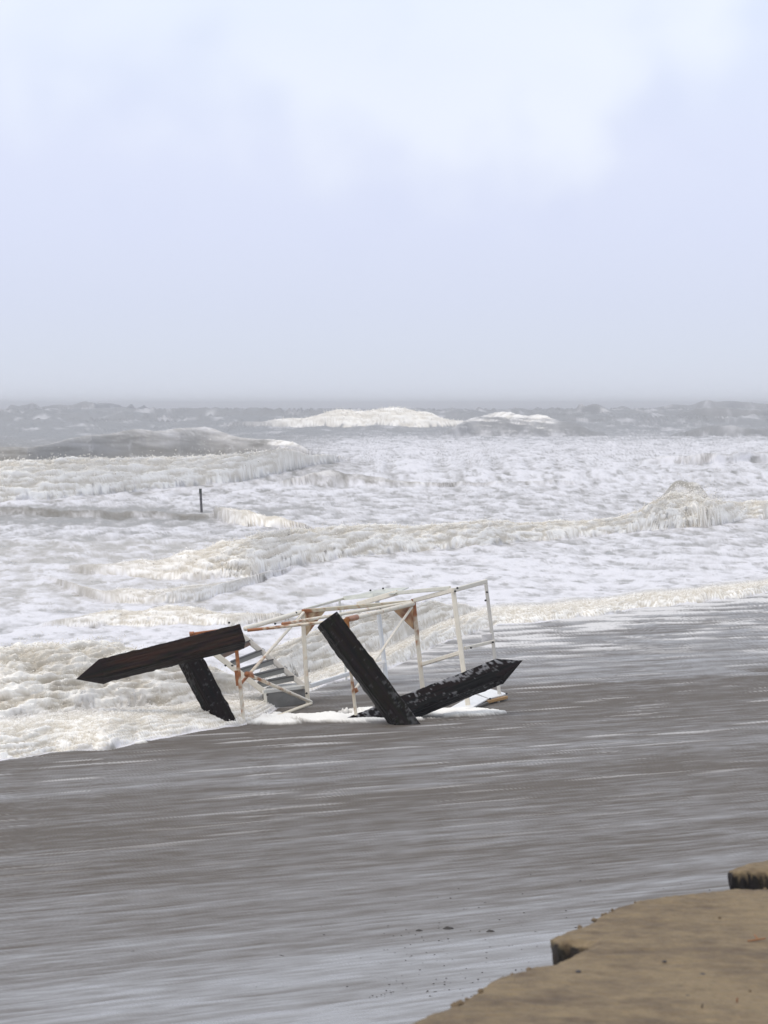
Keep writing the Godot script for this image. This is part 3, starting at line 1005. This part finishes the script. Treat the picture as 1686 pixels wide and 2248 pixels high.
	for s in 6:
		var f := [0.30, 0.455, 0.605, 0.745, 0.875, 0.17][s] as float
		var l: Vector3 = Vector3(-1.980, 0.740, -31.320).lerp(Vector3(-1.290, 0.187, -31.500), f)
		var r: Vector3 = Vector3(-1.697, 0.871, -32.000).lerp(Vector3(-0.860, 0.158, -32.250), f - 0.03)
		var back := Vector3(0.02, 0.0, -0.20)
		var c := Color(0.21, 0.205, 0.185)
		if s == 0 or s == 5:
			c = Color(0.13, 0.06, 0.03)
		place("step", plate([l, r, r + back, l + back], 0.045, c, c * 0.8), metal, stairs)
		place("step_nosing", plate([l + Vector3(0, 0.030, 0.004), r + Vector3(0, 0.030, 0.004), r + Vector3(0, 0.030, -0.19), l + Vector3(0, 0.030, -0.19)], 0.012, Color(0.06, 0.055, 0.05), Color(0.03, 0.03, 0.03)), metal, stairs)

	# the box at their foot
	var box := Node3D.new()
	box.name = "bench_box"
	hub.add_child(box)
	var grey := Color(0.20, 0.195, 0.185)
	place("front_panel", plate([Vector3(-1.304, 0.187, -31.500), Vector3(-0.884, 0.168, -32.200), Vector3(-0.864, -0.160, -32.200), Vector3(-1.295, -0.109, -31.500)], 0.02, grey, grey * 0.8), metal, box)
	var deep := Vector3(0.05, 0.0, -0.45)
	place("top_panel", plate([Vector3(-1.309, 0.207, -31.500), Vector3(-0.874, 0.189, -32.200), Vector3(-0.874, 0.189, -32.200) + deep, Vector3(-1.309, 0.207, -31.500) + deep], 0.02, Color(0.62, 0.61, 0.58), Color(0.5, 0.5, 0.48)), metal, box)
	place("end_panel", plate([Vector3(-1.309, 0.187, -31.500), Vector3(-1.295, -0.109, -31.500), Vector3(-1.295, -0.109, -31.500) + deep, Vector3(-1.309, 0.187, -31.500) + deep], 0.02, grey, grey * 0.8), metal, box)
	steel("trim", Vector3(-1.312, 0.197, -31.450), Vector3(-0.878, 0.182, -32.160), 0.012, 0.0, 0.1, box, 4, 0.020, Color(0.68, 0.67, 0.63))
	steel("trim", Vector3(-1.288, 0.181, -31.460), Vector3(-1.268, -0.095, -31.460), 0.018, 0.1, 0.0, box, 4, 0.014, Color(0.66, 0.65, 0.60))

	# the broken deck at the right
	var deck := Node3D.new()
	deck.name = "deck"
	hub.add_child(deck)
	var white := Color(0.80, 0.80, 0.80)
	place("deck_panel", plate([Vector3(0.608, 0.013, -31.000), Vector3(1.015, 0.063, -32.500), Vector3(1.144, 0.062, -32.000), Vector3(0.935, 0.045, -31.200)], 0.012, white, white * 0.94), metal, deck)
	place("deck_panel", plate([Vector3(1.038, 0.063, -32.600), Vector3(1.170, 0.085, -33.000), Vector3(1.386, 0.058, -32.600), Vector3(1.155, 0.067, -32.000)], 0.012, white, white * 0.94), metal, deck)
	steel("deck_gap_shade", Vector3(1.128, 0.037, -31.950), Vector3(1.371, 0.032, -32.500), 0.016, 0.0, 0.0, deck, 4, 0.018, Color(0.42, 0.23, 0.07))
	steel("deck_gap_shade", Vector3(0.936, 0.030, -31.250), Vector3(1.136, 0.032, -31.900), 0.012, 0.0, 0.0, deck, 4, 0.012, Color(0.07, 0.06, 0.05))  # dark bar painting in the shaded gap under the first panel
	steel("deck_leg", Vector3(1.272, 0.037, -32.300), Vector3(1.277, -0.074, -32.300), 0.014, 0.0, 0.0, deck, 4)

	# bolts
	var head := SphereMesh.new()
	head.radius = 0.014
	head.height = 0.024
	head.radial_segments = 8
	head.rings = 4
	var iron := StandardMaterial3D.new()
	iron.albedo_color = Color(0.03, 0.028, 0.026).linear_to_srgb()
	iron.roughness = 0.6
	for at in [Vector3(0.796, 1.319, -31.500), Vector3(0.771, 1.284, -31.500), Vector3(1.089, 1.319, -32.300), Vector3(1.149, 1.215, -32.420), Vector3(1.134, 1.123, -32.420), Vector3(1.084, 0.640, -32.300), Vector3(0.945, 0.667, -31.550), Vector3(1.211, 0.665, -32.300), Vector3(-0.162, 1.103, -34.500), Vector3(-0.011, 1.137, -34.300), Vector3(-0.966, 1.023, -31.900), Vector3(-1.136, 1.023, -30.300), Vector3(-1.616, 1.033, -30.300), Vector3(-0.632, 0.968, -29.850), Vector3(-1.706, 0.501, -31.250), Vector3(-1.635, 0.497, -31.300), Vector3(-0.040, 1.065, -31.800), Vector3(1.168, 0.072, -31.950), Vector3(1.305, 0.063, -32.500), Vector3(1.371, 0.073, -32.500), Vector3(-1.261, 0.172, -31.400), Vector3(-0.855, 0.123, -32.050)]:
		var b := place("bolt", head, iron, hub)
		b.position = at - hub.position


# ---------------------------------------------------------------- small things

func build_marker_post() -> void:
	hub = root_at("marker_post", Vector3(-5.647, -0.018, -90.000))
	tag(hub, "thin dark grey post standing in the surf left of centre", "post")
	var m := painted(0.7)
	var foot := Vector3(-5.647, -0.116, -90.000)
	var top := Vector3(-5.689, 0.702, -90.000)
	place("shaft", bar(foot, top, 0.036, 0.036, 4, 0, 0, Color(0.085, 0.082, 0.09)), m, hub)
	place("cap", bar(top - Vector3(0, 0.13, 0), top + Vector3(-0.001, 0.02, 0), 0.042, 0.042, 4, 0, 0, Color(0.030, 0.040, 0.032)), m, hub)
	place("band", bar(Vector3(-5.675, 0.420, -90.000), Vector3(-5.675, 0.378, -90.000), 0.041, 0.041, 4, 0, 0, Color(0.03, 0.03, 0.034)), m, hub)


func stone(seed_number: float, size: float) -> ArrayMesh:
	var s := SphereMesh.new()
	s.radius = size
	s.height = size * 1.3
	s.radial_segments = 10
	s.rings = 6
	var a := s.get_mesh_arrays()
	var v: PackedVector3Array = a[Mesh.ARRAY_VERTEX]
	for i in v.size():
		v[i] *= 1.0 + 0.5 * n_fine.get_noise_3dv(v[i] / size * 0.9 + Vector3.ONE * seed_number)
	a[Mesh.ARRAY_VERTEX] = v
	var m := ArrayMesh.new()
	m.add_surface_from_arrays(Mesh.PRIMITIVE_TRIANGLES, a)
	return m


func build_bits() -> void:
	var dark := StandardMaterial3D.new()
	dark.albedo_color = Color(0.035, 0.030, 0.027).linear_to_srgb()
	dark.roughness = 0.8
	var shapes := [stone(1.0, 0.02), stone(5.0, 0.02), stone(9.0, 0.02)]
	var k := 0
	for e in [
		[Vector3(-1.222, 0.270, -16.510), "dark pebble on the wet sand, largest of those below the brown pointed timber"],
		[Vector3(-0.457, 0.270, -16.566), "dark pebble on wet sand, left of the foot of the slanting timber, below mid beach"],
		[Vector3(-1.377, 0.280, -15.964), "small dark pebble on the wet sand, upper one of a close pair at lower left"],
		[Vector3(-1.354, 0.280, -15.665), "small dark pebble on the wet sand, lower one of a close pair at lower left"],
		[Vector3(-0.145, 0.280, -16.206), "dark pebble on wet sand nearest the bottom centre, right of another dark one"],
		[Vector3(-0.347, 0.270, -16.638), "dark pebble on pale streak of wet sand, left end of the lower centre row"],
		[Vector3(-0.557, 0.290, -15.780), "tiny dark pebble on wet sand at lower centre, left of three others"],
		[Vector3(-0.099, 0.290, -15.780), "dark pebble on pale wet sand, lowest of those at the bottom centre"],
		[Vector3(0.412, 0.300, -15.536), "dark pebble on wet sand just left of the pale lip of the sand bank"],
		[Vector3(0.603, 0.300, -16.501), "dark pebble on wet sand left of the dark notch in the sand bank"],
		[Vector3(0.370, 0.300, -16.616), "dark pebble on pale wet sand, left of and above the notch"],
		[Vector3(1.391, 0.100, -23.972), "lone dark pebble on brown wet sand, right of and below the right-hand timber"],
		[Vector3(1.060, 0.220, -18.934), "lone dark pebble on wet sand, far above the notch of the sand bank"],
		[Vector3(1.927, 0.100, -24.519), "dark pebble on brown wet sand, right one of two beyond the deck panels"],
		[Vector3(3.021, 0.120, -24.163), "dark pebble on wet sand, nearest the right edge and above the bank"],
		[Vector3(0.578, 0.280, -16.992), "dark pebble on pale wet sand, midway between beach centre and the notch"],
		[Vector3(1.096, 0.280, -17.205), "dark pebble on pale wet sand just above the notch of the bank"],
		[Vector3(0.200, 0.290, -16.571), "dark pebble on pale wet sand at lower centre, right end of its row"]]:
		var o := place("pebble", shapes[k % 3], dark)
		o.position = e[0]
		o.scale = Vector3.ONE * (0.85 + 0.9 * rng.randf())
		tag(o, e[1], "pebble", "dark pebbles scattered on the wet sand")
		k += 1
	# specks of broken shell and peat too small to count
	var specks := MultiMesh.new()
	specks.transform_format = MultiMesh.TRANSFORM_3D
	specks.mesh = shapes[0]
	specks.instance_count = 260
	for n in 260:
		var d := 14.5 + 5.0 * rng.randf() * rng.randf()
		var x := d * (0.13 * rng.randf() * (1.0 - 1.5 * rng.randf() * rng.randf()))
		var q := -x * 0.515 + d * 0.857
		specks.set_instance_transform(n, Transform3D(Basis.from_scale(Vector3(1.6, 0.7, 1.0) * (0.06 + 0.15 * rng.randf())), Vector3(x, 0.022 * (28.0 - q) + 0.002, -d)))
	var speck := MultiMeshInstance3D.new()
	speck.name = "shell_grit"
	speck.multimesh = specks
	speck.material_override = dark
	speck.set_meta("kind", "stuff")
	get_node("wet_sand").add_child(speck, true)
	var grit := StandardMaterial3D.new()
	grit.albedo_color = Color(0.045, 0.04, 0.042).linear_to_srgb()
	grit.roughness = 0.7
	var spots := [[Vector3(0.531, 1.750, -7.943), "largest dark pebble on the brown sand, just right of the dark notch in its edge"], [Vector3(0.782, 1.750, -8.093), "small dark pebble in the middle of the brown sand bank"], [Vector3(0.795, 1.750, -7.607), "round dark pebble low on the brown sand, left of an upright twig"], [Vector3(0.594, 1.750, -7.430), "flat dark pebble nearest the bottom edge of the brown sand"], [Vector3(0.868, 1.750, -7.905), "flat grey pebble on the brown sand, above the upright twig"], [Vector3(0.958, 1.750, -8.283), "longish grey pebble high on the brown sand near the orange twig"]]
	for s in spots:
		var o := place("pebble", shapes[k % 3], grit)
		o.position = s[0]
		o.scale = Vector3.ONE * (0.42 if k % 2 == 0 else 0.3)
		tag(o, s[1], "pebble")
		k += 1
	hub = root_at("twig", Vector3(1.080, 1.750, -8.424))
	tag(hub, "orange-brown twig lying flat on the brown sand at the right edge", "twig")
	place("stem", bar(Vector3(1.050, 1.755, -8.375), Vector3(1.104, 1.757, -8.407), 0.0025, 0.0025, 6, 0, 0, Color(0.30, 0.13, 0.05)), painted(0.8), hub)
	place("side_shoot", bar(Vector3(1.081, 1.757, -8.393), Vector3(1.076, 1.762, -8.438), 0.002, 0.002, 6, 0, 0, Color(0.30, 0.13, 0.05)), painted(0.8), hub)
	hub = root_at("twig", Vector3(0.815, 1.750, -7.452))
	tag(hub, "dark twig stuck upright in the brown sand near the bottom", "twig")
	place("stem", bar(Vector3(0.814, 1.745, -7.453), Vector3(0.817, 1.765, -7.447), 0.0022, 0.0018, 6, 0, 0, Color(0.07, 0.05, 0.035)), painted(0.8), hub)
	hub = root_at("twig", Vector3(0.917, 1.750, -7.543))
	tag(hub, "reddish twig stuck upright in the brown sand, right of the dark one", "twig")
	place("stem", bar(Vector3(0.914, 1.745, -7.527), Vector3(0.916, 1.765, -7.527), 0.0022, 0.0018, 6, 0, 0, Color(0.22, 0.10, 0.05)), painted(0.8), hub)
